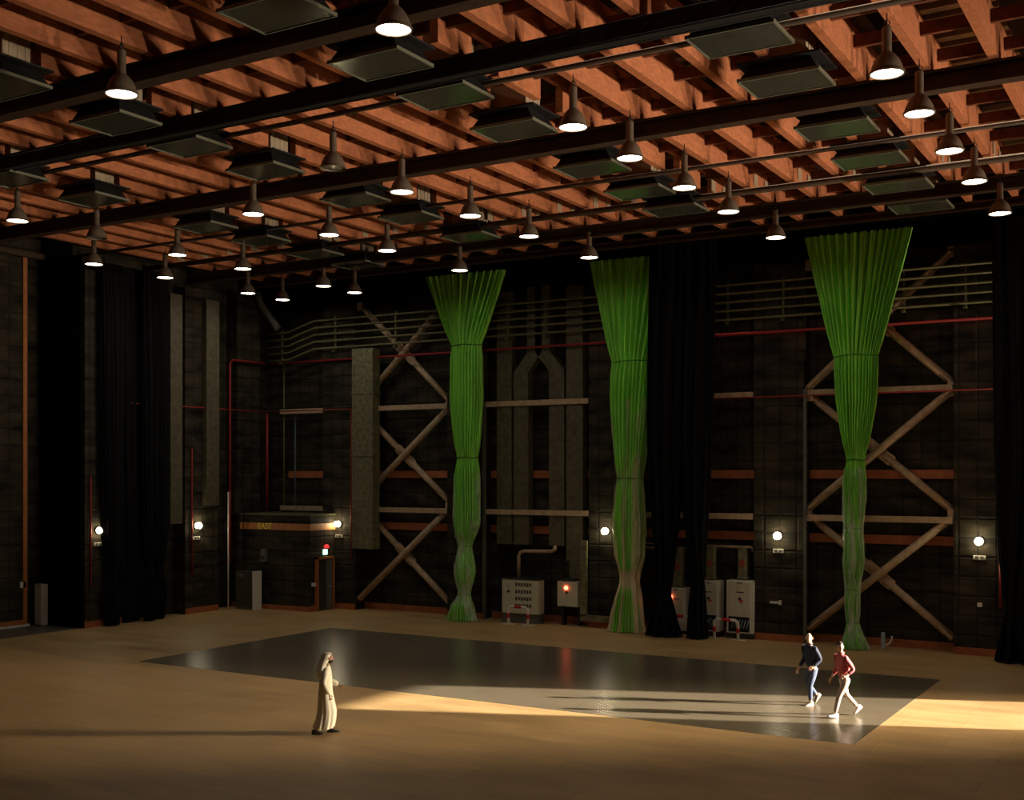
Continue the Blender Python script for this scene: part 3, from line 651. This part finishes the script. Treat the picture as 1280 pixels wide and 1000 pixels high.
curtain([(290, 848, 894), (560, 852, 888), (650, 857, 884), (722, 866, 880), (760, 862, 882), (799, 860, 884)], 38.55, (722,), 'narrow black drape between the pale enclosures', 3.7, M_BLKC, 9, name='black_drape', group='black drapes on the back wall')
curtain([(270, 1241, 1330), (560, 1243, 1330), (690, 1249, 1305), (762, 1257, 1278), (800, 1250, 1290), (830, 1244, 1300)], 38.5, (762,), 'black tied drape at the right edge of the hall', 6.1, M_BLKC, 9, name='black_drape', group='black drapes on the back wall')
# black valance that closes the void over the back wall
tag(MB().box(-36.6, -0.5, 39.02, 39.12, 12.95, 13.9).box(-36.6, -.5, 38.75, 39.12, 13.9, 14.02).obj('black_valance', M_BACKC), 'black cloth valance under the edge beam along the back wall', 'valance')
# drapes on the left wall (hang in a line along y)
def side_drape(y0, y1, x, label, seed, tie_z=None, wmin=.25, wbot=None):
    yc = (y0+y1)/2; root = empty('black_drape', (x, yc, 0), label, 'curtain', 'black drapes on the left wall', rz=PI/2)
    w = (y1-y0)/2
    P = [(13.7, -w, w), (9, -w, w)]+([(3.5, -w*.85, w*.85), (tie_z, -wmin, wmin), (tie_z*.55, -(wbot or w*.5), wbot or w*.5), (.04, -wmin*1.2, wmin*1.2)] if tie_z else [(.04, -w, w)])
    cloth(P, 0, 9, seed, ndiv=140, dz=.12, ties=[tie_z] if tie_z else [], dmax=.22).obj('cloth', M_BLKC, root)
    if tie_z:
        pts = [((wmin+.02)*math.cos(t), .2*math.sin(t), tie_z) for t in [2*PI*k/24 for k in range(24)]]
        MB().tube(pts, .02, 6, closed=True).obj('tie_cord', M_BLKC, root)
def yx(px, x=-35.9): return on_x(px, 600, x)[0]
side_drape(yx(124), yx(151), -35.8, 'black tied drape hanging beside the leftmost lit pilaster', 1.1, 1.8, .2, .42)
side_drape(yx(150), yx(178), -36.2, 'plain black drape hanging between the tied ones on the left wall', 2.6)
side_drape(yx(174), yx(191), -35.7, 'black drape tied low in the middle of the left wall', 4.6, 1.9, .15, .3)
side_drape(yx(189), yx(210), -35.9, 'black tied drape nearest the dim duct on the left wall', 7.7, 1.9, .15, .3)
tag(MB().box(-38.45, -36.15, 29.35, 29.45, .02, 13.9).obj('black_backdrop', M_BACKC), 'flat black cloth filling the recess beside the big sliding door', 'curtain')

# ------------------------------------------------------------------ people
SKIN = mat('skin_light', (.62, .36, .25), .55); SKIN2 = mat('skin_brown', (.30, .15, .09), .55)
def skin_mesh(V, E, root=0, lv=2):
    me = bpy.data.meshes.new('s'); me.from_pydata([v[:3] for v in V], E, [])
    o = bpy.data.objects.new('s', me); COL.objects.link(o)
    md = o.modifiers.new('k', 'SKIN'); md.use_smooth_shade = True
    for i, v in enumerate(V):
        r = v[3]; sv = me.skin_vertices[0].data[i]; sv.radius = r if isinstance(r, tuple) else (r, r); sv.use_root = (i == root)
    sb = o.modifiers.new('b', 'SUBSURF'); sb.levels = lv; sb.render_levels = lv
    out = bpy.data.meshes.new_from_object(o.evaluated_get(bpy.context.evaluated_depsgraph_get()))
    bpy.data.objects.remove(o)
    r = ([tuple(v.co) for v in out.vertices], [tuple(p.vertices) for p in out.polygons]); bpy.data.meshes.remove(out)
    return r
def head_geo(c, yaw=0, beard=False):
    bm = bmesh.new(); bmesh.ops.create_uvsphere(bm, u_segments=28, v_segments=20, radius=1)
    for v in bm.verts:
        x, y, z = v.co
        w = 1-.22*max(0, -z)**1.3
        x2 = x*.098*(1-.06*max(0, -z)); y2 = y*.075*w; z2 = z*.118
        if z < -.1 and x > 0: x2 += .012*(-z)
        # nose, brow, eye sockets, lips, chin
        f = max(0, x)
        g = lambda yc, zc, s: math.exp(-((y-yc)**2+(z-zc)**2)/s)
        x2 += f*(.028*g(0, -.22, .018)+.008*g(0, .1, .03)-.012*(g(.36, .06, .02)+g(-.36, .06, .02))+.008*g(0, -.52, .02)+.010*g(0, -.85, .05))
        v.co = (x2, y2, z2)
    bm.verts.index_update(); R = Matrix.Rotation(yaw, 3, 'Z')
    vs = [R @ v.co+Vector(c) for v in bm.verts]; fs = [[v.index for v in f.verts] for f in bm.faces]; bm.free()
    m = MB(); m.add(vs, fs, True)
    for s in (-1, 1):   # ears
        e = [R @ Vector((-.005+.018*math.cos(t), s*(.078+.006), -.005+.03*math.sin(t)))+Vector(c) for t in [2*PI*k/12 for k in range(12)]]
        m.tube(e, .008, 6, closed=True)
    return m
def hand(m, w, d, n, curl=.5, side=1):
    """palm along d from wrist w, palm facing n"""
    w = Vector(w); d = Vector(d).normalized(); n = Vector(n); n = (n-d*n.dot(d)).normalized(); s = d.cross(n)*side
    vs, fs = skin_mesh([(*w, .027), (*(w+d*.035), (.036, .02)), (*(w+d*.085), (.04, .018))], [(0, 1), (1, 2)], 0, 1); m.add(vs, fs, True)
    for k, (o, L) in enumerate(((-.03, .062), (-.01, .074), (.011, .07), (.03, .055))):
        b = w+d*.078+s*o; V = [(*b, .0095)]; p = b; dd = d.copy()
        for q in range(3):
            ang = curl*(.5+.35*q); dd2 = (d*math.cos(ang*(q+1)*.7)+n*math.sin(ang*(q+1)*.7)); p = p+dd2*L*(.42, .32, .26)[q]; V.append((*p, (.009, .0085, .0075)[q]))
        vs, fs = skin_mesh(V, [(0, 1), (1, 2), (2, 3)], 0, 1); m.add(vs, fs, True)
    b = w+d*.03-s*.028; V = [(*b, .012)]; t = (d*.7-s*.6+n*.4).normalized(); p = b+t*.035; V.append((*p, .011)); p = p+(d*.8-s*.15+n*.45).normalized()*.03; V.append((*p, .009))
    vs, fs = skin_mesh(V, [(0, 1), (1, 2)], 0, 1); m.add(vs, fs, True)
def shoe(parent, ankle, fwd, pitch, m, sole):
    a = Vector(ankle); f = Vector((math.cos(fwd), math.sin(fwd), 0))
    M = Matrix.Translation(a) @ Matrix.Rotation(fwd, 4, 'Z') @ Matrix.Rotation(pitch, 4, 'Y')
    secs = [(-.085, .025, -.085, -.01), (-.07, .036, -.088, .02), (-.02, .04, -.088, .03), (.05, .042, -.088, -.015), (.11, .047, -.088, -.035), (.165, .04, -.088, -.05), (.19, .018, -.084, -.062)]
    def loft(zoff0, ztop=None):
        vs = []; n = 14
        for x, hw, z0, z1 in secs:
            zz1 = z1 if ztop is None else ztop
            zc, zh = (z0+zz1)/2, (zz1-z0)/2
            for j in range(n):
                t = 2*PI*j/n; cy, sz = math.cos(t), math.sin(t)
                vs.append(M @ Vector((x*(1.04 if ztop else 1), (hw*(1.08 if ztop else 1))*math.copysign(abs(cy)**.7, cy), zc+zh*math.copysign(abs(sz)**.7, sz))))
        k = len(secs); fs = [(i*n+j, i*n+(j+1) % n, (i+1)*n+(j+1) % n, (i+1)*n+j) for i in range(k-1) for j in range(n)]+[tuple(range(n)), tuple((k-1)*n+j for j in range(n))]
        return vs, fs
    v, fc = loft(0); o = MB().add(v, fc, True).obj('shoe', m, parent)
    v, fc = loft(0, -.068); MB().add(v, fc, True).obj('sole', sole, o)
def walker(name, label, loc, rz, pose, mtop, mleg, mshoe, sole, sk, hair=None, build=1.0):
    root = empty(name, loc, label, 'person', rz=rz)
    P = pose; b = build
    lean = P.get('lean', .03)
    pel = (0, 0, .95); sp = (lean*.4, 0, 1.12); ch = (lean, 0, 1.32); nb = (lean*1.1, 0, 1.475); nk = (lean*1.2+.015, 0, 1.54); hd = (lean*1.3+.03, 0, 1.655)
    yaw = P.get('head', 0)
    V = [(*pel, .10), (*sp, .09), (*ch, .10), (*nb, .055), (*nk, .056), (hd[0]-.01, 0, 1.63, .06)]; E = [(0, 1), (1, 2), (2, 3), (3, 4), (4, 5)]
    def add(p, r, j): V.append((*p, r)); E.append((j, len(V)-1)); return len(V)-1
    for s, arm in ((1, P['larm']), (-1, P['rarm'])):
        a = add((lean, s*.17, 1.39), .045, 2); a = add(arm[0], .04, a); a = add(arm[1], .028, a)
    for s, leg in ((1, P['lleg']), (-1, P['rleg'])):
        a = add((0, s*.095, .86), .075, 0); a = add(leg[0], .052, a); a = add(leg[1], .04, a)
    vs, fs = skin_mesh(V, E, 0, 2)
    m = MB().add(vs, fs, True)
    hg = head_geo(hd, yaw); m.v, base = m.v+hg.v, len(m.v); m.f += [tuple(i+base for i in f) for f in hg.f]; m.sm += hg.sm
    for s, arm in ((1, P['larm']), (-1, P['rarm'])):
        d = Vector(arm[1])-Vector(arm[0]); hand(m, arm[1], d+Vector(arm[2]) if len(arm) > 2 else d, (0, -s, 0), .55, s)
    m.obj('body', sk, root)
    # top
    V = [(lean*.1, 0, .90, .165*b), (*sp, .155*b), (*ch, .175*b), (*nb, .10)]; E = [(0, 1), (1, 2), (2, 3)]
    for s, arm in ((1, P['larm']), (-1, P['rarm'])):
        a = add((lean, s*.18, 1.40), .082, 2); a = add(arm[0], .06, a); e = Vector(arm[1]); o_ = Vector(arm[0]); k = P.get('sleeve', .92); q = o_+(e-o_)*k; a = add(q, .048, a)
    vs, fs = skin_mesh(V, E, 0, 2); o = MB().add(vs, fs, True).obj('sweater' if 'sweater' in label else 'shirt', mtop, root)
    pts = [(nb[0]+.015+.072*math.cos(t), .072*math.sin(t), nb[2]+.035-.015*math.cos(t)) for t in [2*PI*k/20 for k in range(20)]]
    MB().tube(pts, .014, 6, closed=True).obj('collar', mtop, o)
    # trousers
    V = [(lean*.05, 0, .96, .145*b), (0, 0, .9, .14)]; E = [(0, 1)]
    for s, leg in ((1, P['lleg']), (-1, P['rleg'])):
        a = add((0, s*.09, .84), .10, 1); k_ = Vector(leg[0]); h_ = Vector((0, s*.09, .84)); a = add(h_+(k_-h_)*.5, .088, a); a = add(leg[0], .068, a); q = k_+(Vector(leg[1])-k_)*.93; a = add(q, .052, a)
    vs, fs = skin_mesh(V, E, 0, 2); MB().add(vs, fs, True).obj('trousers', mleg, root)
    for leg in (P['lleg'], P['rleg']): shoe(root, leg[1], leg[2], leg[3], mshoe, sole)
    if hair:
        bm = bmesh.new(); bmesh.ops.create_uvsphere(bm, u_segments=24, v_segments=16, radius=1)
        R = Matrix.Rotation(yaw, 3, 'Z')
        for v in bm.verts:
            x, y, z = v.co; k = 1+.05*noise.noise(Vector((x*4, y*4, z*4)))
            if x > .25 and z < .55: k *= .84
            if z < -.25: k *= .85
            v.co = R @ Vector((x*.108*k-.006, y*.084*k, z*.122*k+.012))+Vector(hd)
        bm.verts.index_update(); MB().add([v.co.copy() for v in bm.verts], [[v.index for v in f.verts] for f in bm.faces], True).obj('hair', hair, root); bm.free()
    return root
LEFT = math.atan2(-SX, -CX)       # heading for someone walking to the image left
NAVY = mat('navy_knit', (.012, .02, .05), .8, 0, .2, 12); JEANS = mat('blue_denim', (.06, .085, .16), .8, 0, .25, 14)
m1 = walker('person', 'person in a dark navy sweater and blue jeans walking left in the sunlight', (-8.55, 28.95, .0), LEFT+.45,
    dict(lean=.05, head=.8, lleg=((.13, .09, .50), (.12, .09, .085), 0, 0), rleg=((.06, -.10, .50), (-.24, -.10, .20), 0, .75),
         larm=((-.08, .225, 1.13), (.13, .19, .97)), rarm=((.04, -.225, 1.13), (.22, -.22, .90))), NAVY, JEANS, mat('grey_suede', (.2, .16, .14), .8), mat('white_rubber', (.7, .7, .66), .6), SKIN, None, 1.02)
# the pale folded cloth he carries
ob = MB(); bm = bmesh.new(); bmesh.ops.create_icosphere(bm, subdivisions=3, radius=1)
for v in bm.verts: v.co = Vector((v.co.x*.04, v.co.y*.03, v.co.z*.055))*(1+.25*noise.noise(v.co*2.5))
bm.verts.index_update(); ob.add([v.co.copy() for v in bm.verts], [[v.index for v in f.verts] for f in bm.faces], True); bm.free()
hp = Matrix.Translation(m1.location) @ Matrix.Rotation(LEFT+.45, 4, 'Z') @ Vector((.275, -.225, .80))
tag(ob.obj('held_bundle', mat('pale_peach_cloth', (.75, .5, .38), .7), None, hp), 'small pale bundle held in the hand of the man in navy', 'bundle')
PINK = mat('red_checked_shirt', (.50, .11, .12), .75, 0, .3, 22); CHINO = mat('pale_chinos', (.45, .36, .31), .8, 0, .1, 10)
m2 = walker('person', 'person in a red shirt and pale trousers striding left in the sunlight', (-7.45, 27.85, .0), LEFT+.25,
    dict(lean=.07, head=1.4, lleg=((.20, .09, .50), (.30, .09, .10), 0, -.15), rleg=((-.10, -.10, .51), (-.40, -.10, .20), 0, .65), sleeve=.7,
         larm=((-.10, .235, 1.14), (.11, .22, 1.01)), rarm=((.05, -.235, 1.14), (.22, -.22, .89))), PINK, CHINO, mat('white_trainer', (.75, .74, .7), .6), mat('white_rubber', (.7, .7, .66), .6), SKIN,
    mat('dark_brown_hair', (.03, .018, .012), .7))

# man in white robe and headcloth
WR = mat('white_robe_cloth', (.70, .66, .55), .8, 0, .05, 8, .1, 6)
RIGHT = math.atan2(SX, CX)
r = empty('person', (-16.83, 20.2, 0), 'person in a long white robe and white headcloth walking right', 'person', rz=RIGHT+.12)
hd = (.07, 0, 1.67)
V = [(.0, 0, .95, .09), (.01, 0, 1.12, .09), (.02, 0, 1.32, .10), (.03, 0, 1.475, .05), (.05, 0, 1.54, .056), (.06, 0, 1.63, .06)]; E = [(0, 1), (1, 2), (2, 3), (3, 4), (4, 5)]
LA = ((.05, .25, 1.15), (.30, .22, 1.02)); RA = ((-.03, -.26, 1.14), (.10, -.26, .90))
def add(p, rr, j): V.append((*p, rr)); E.append((j, len(V)-1)); return len(V)-1
for s, A in ((1, LA), (-1, RA)):
    a = add((.02, s*.16, 1.38), .04, 2); a = add(A[0], .038, a); a = add(A[1], .028, a)
LEGS = [((.12, .09, .5), (.13, .09, .09)), ((-.05, -.10, .5), (-.20, -.10, .09))]
for s, A in zip((1, -1), LEGS):
    a = add((0, s*.095, .88), .09, 0); a = add(A[0], .055, a); a = add(A[1], .038, a)
vs, fs = skin_mesh(V, E, 0, 2); m = MB().add(vs, fs, True)
hg = head_geo(hd, 0); base = len(m.v); m.v += hg.v; m.f += [tuple(i+base for i in f) for f in hg.f]; m.sm += hg.sm
hand(m, LA[1], Vector(LA[1])-Vector(LA[0]), (0, -1, 0), .9, 1); hand(m, RA[1], (.3, 0, -1), (0, 1, 0), .5, -1)
m.obj('body', SKIN2, r)
# beard
bm = bmesh.new(); bmesh.ops.create_uvsphere(bm, u_segments=20, v_segments=14, radius=1)
for v in bm.verts: v.co = Vector((v.co.x*.058+.048, v.co.y*.062, v.co.z*.05-.08))+Vector(hd)
bm.verts.index_update(); MB().add([v.co.copy() for v in bm.verts], [[v.index for v in f.verts] for f in bm.faces], True).obj('beard', mat('black_beard', (.02, .014, .01), .9), r); bm.free()
# robe: lofted body with folds, then sleeves
secs = [(1.50, .03, .075, .085), (1.45, .025, .10, .17), (1.38, .02, .125, .205), (1.25, .02, .14, .20), (1.1, .015, .145, .19), (.95, .01, .155, .195), (.75, .01, .165, .20), (.5, .02, .19, .20), (.3, .0, .215, .205), (.16, -.03, .235, .21), (.13, -.03, .23, .21)]
vs = []; n = 72
for z, cx, a, b_ in secs:
    for j in range(n):
        t = 2*PI*j/n; amp = .055*max(0, (1.15-z))
        f = 1+amp*(math.sin(9*t+z*2)+.6*math.sin(16*t+1.3))
        fr = .05*max(0, 1-abs(z-.55)/.4)*max(0, math.cos(t))
        vs.append((cx+a*math.cos(t)*f+fr, b_*math.sin(t)*f, z+(.02*math.cos(2*t) if z < .2 else 0)))
fs = [(i*n+j, i*n+(j+1) % n, (i+1)*n+(j+1) % n, (i+1)*n+j) for i in range(len(secs)-1) for j in range(n)]
robe = MB().add(vs, fs, True)
robe.obj('robe', WR, r)
for s, A in ((1, LA), (-1, RA)):
    e = Vector(A[0]); w = Vector(A[1]); w2 = e+(w-e)*.95
    V2 = [(.02, s*.08, 1.38, .09), (.02, s*.18, 1.36, .088), (*e, .066), (*w2, .062)]
    vs, fs = skin_mesh(V2, [(0, 1), (1, 2), (2, 3)], 0, 2); MB().add(vs, fs, True).obj('sleeve', WR, r)
# headcloth
secs = [(1.80, .045, .03, .03), (1.79, .045, .075, .06), (1.765, .04, .10, .085), (1.72, .03, .112, .096), (1.67, .015, .112, .10), (1.60, -.01, .105, .108), (1.53, -.045, .105, .125), (1.45, -.06, .12, .165), (1.36, -.075, .12, .19), (1.27, -.085, .10, .17), (1.20, -.09, .07, .13)]
vs = []; n = 40
for z, cx, a, b_ in secs:
    for j in range(n+1):
        op = 0 if z > 1.735 else (.62 if z > 1.5 else .95)
        t = op+(2*PI-2*op)*j/n; f = 1+.05*math.sin(8*t+z*6)*(1 if z < 1.6 else .2)
        vs.append((cx+a*math.cos(t)*f, b_*math.sin(t)*f, z))
fs = [(i*(n+1)+j, i*(n+1)+j+1, (i+1)*(n+1)+j+1, (i+1)*(n+1)+j) for i in range(len(secs)-1) for j in range(n)]
hc = MB().add(vs, fs, True).obj('headcloth', WR, r); so = hc.modifiers.new('t', 'SOLIDIFY'); so.thickness = .008
pts = [(.038+.104*math.cos(t), .089*math.sin(t), 1.745) for t in [2*PI*k/28 for k in range(28)]]
MB().tube(pts, .010, 6, closed=True).tube([(p[0], p[1], p[2]+.018) for p in pts], .010, 6, closed=True).obj('head_cord', mat('pale_cord', (.45, .42, .36), .8), r)
for A, pt_ in zip(LEGS, (0, .0)): shoe(r, A[1], 0, pt_, mat('black_shoe', (.02, .015, .012), .5), mat('black_sole', (.02, .02, .02), .7))

# ------------------------------------------------------------------ light
def sun(name, az, el, strength, ang, col):
    l = bpy.data.lights.new(name, 'SUN'); l.energy = strength; l.angle = math.radians(ang); l.color = col
    o = bpy.data.objects.new(name, l); COL.objects.link(o)
    d = Vector((math.cos(math.radians(el))*math.cos(math.radians(az)), math.cos(math.radians(el))*math.sin(math.radians(az)), math.sin(math.radians(el))))
    o.rotation_euler = d.to_track_quat('Z', 'Y').to_euler(); o.location = (20, 40, 12)
    return o
sun('low_sun', 21.95, 15.1, 17.0, .6, (1, .88, .72))
sun('sun_haze', 25.5, 9, 14.5, 20, (1, .80, .54))
def spot(loc, tgt, e, size, col, r=.4, blend=1):
    l = bpy.data.lights.new('added_flood', 'SPOT'); l.energy = e; l.spot_size = math.radians(size); l.spot_blend = blend; l.color = col; l.shadow_soft_size = r
    o = bpy.data.objects.new('added_flood', l); COL.objects.link(o); o.location = loc
    o.rotation_euler = (Vector(loc)-Vector(tgt)).to_track_quat('Z', 'Y').to_euler()
    return o
for i, y in enumerate((20, 25, 29, 32.6, 38.5)):  # added spots with fixture bodies on the unseen wall, brightening the joists
    spot((7.3, y, 6.2), (-28, y-6, 18.5), 2900, 56, (1, .80, .60), .3)
    f = empty('added_floodlight', (7.6, y, 6.0), 'added black floodlight on the unseen right wall tilted up at the joists', 'floodlight', 'added floodlights along the unseen right wall')
    MB().box(.02, .4, -.05, .05, -.1, .1).box(-.02, .04, -.3, .3, -.05, .05).obj('bracket', M_BLACK, f)
    MB().box(-.15, .1, -.25, .25, -.4, -.06, bev=.02).obj('housing', M_BLACK, f)
w = bpy.data.worlds.new('sky'); SC.world = w; w.use_nodes = True
bg = w.node_tree.nodes['Background']; bg.inputs[0].default_value = (1, .85, .66, 1); bg.inputs[1].default_value = .6
# camera
cam = bpy.data.cameras.new('camera'); co = bpy.data.objects.new('camera', cam); COL.objects.link(co)
cam.sensor_width = 36; cam.lens = FPX/1280*36; cam.shift_y = (HZ-500)/1280; cam.clip_end = 300
co.location = (0, 0, CAM_H); co.rotation_euler = (PI/2, 0, math.atan2(SX, CX))
SC.camera = co
SC.view_settings.view_transform = 'Standard'; SC.view_settings.look = 'None'; SC.view_settings.gamma = 1; SC.view_settings.use_curve_mapping = False
SC.view_settings.exposure = 0.6
cy = SC.cycles
cy.use_denoising = True; cy.max_bounces = 7; cy.diffuse_bounces = 4; cy.glossy_bounces = 3; cy.transparent_max_bounces = 12; cy.sample_clamp_indirect = 4
cy.caustics_reflective = False; cy.caustics_refractive = False
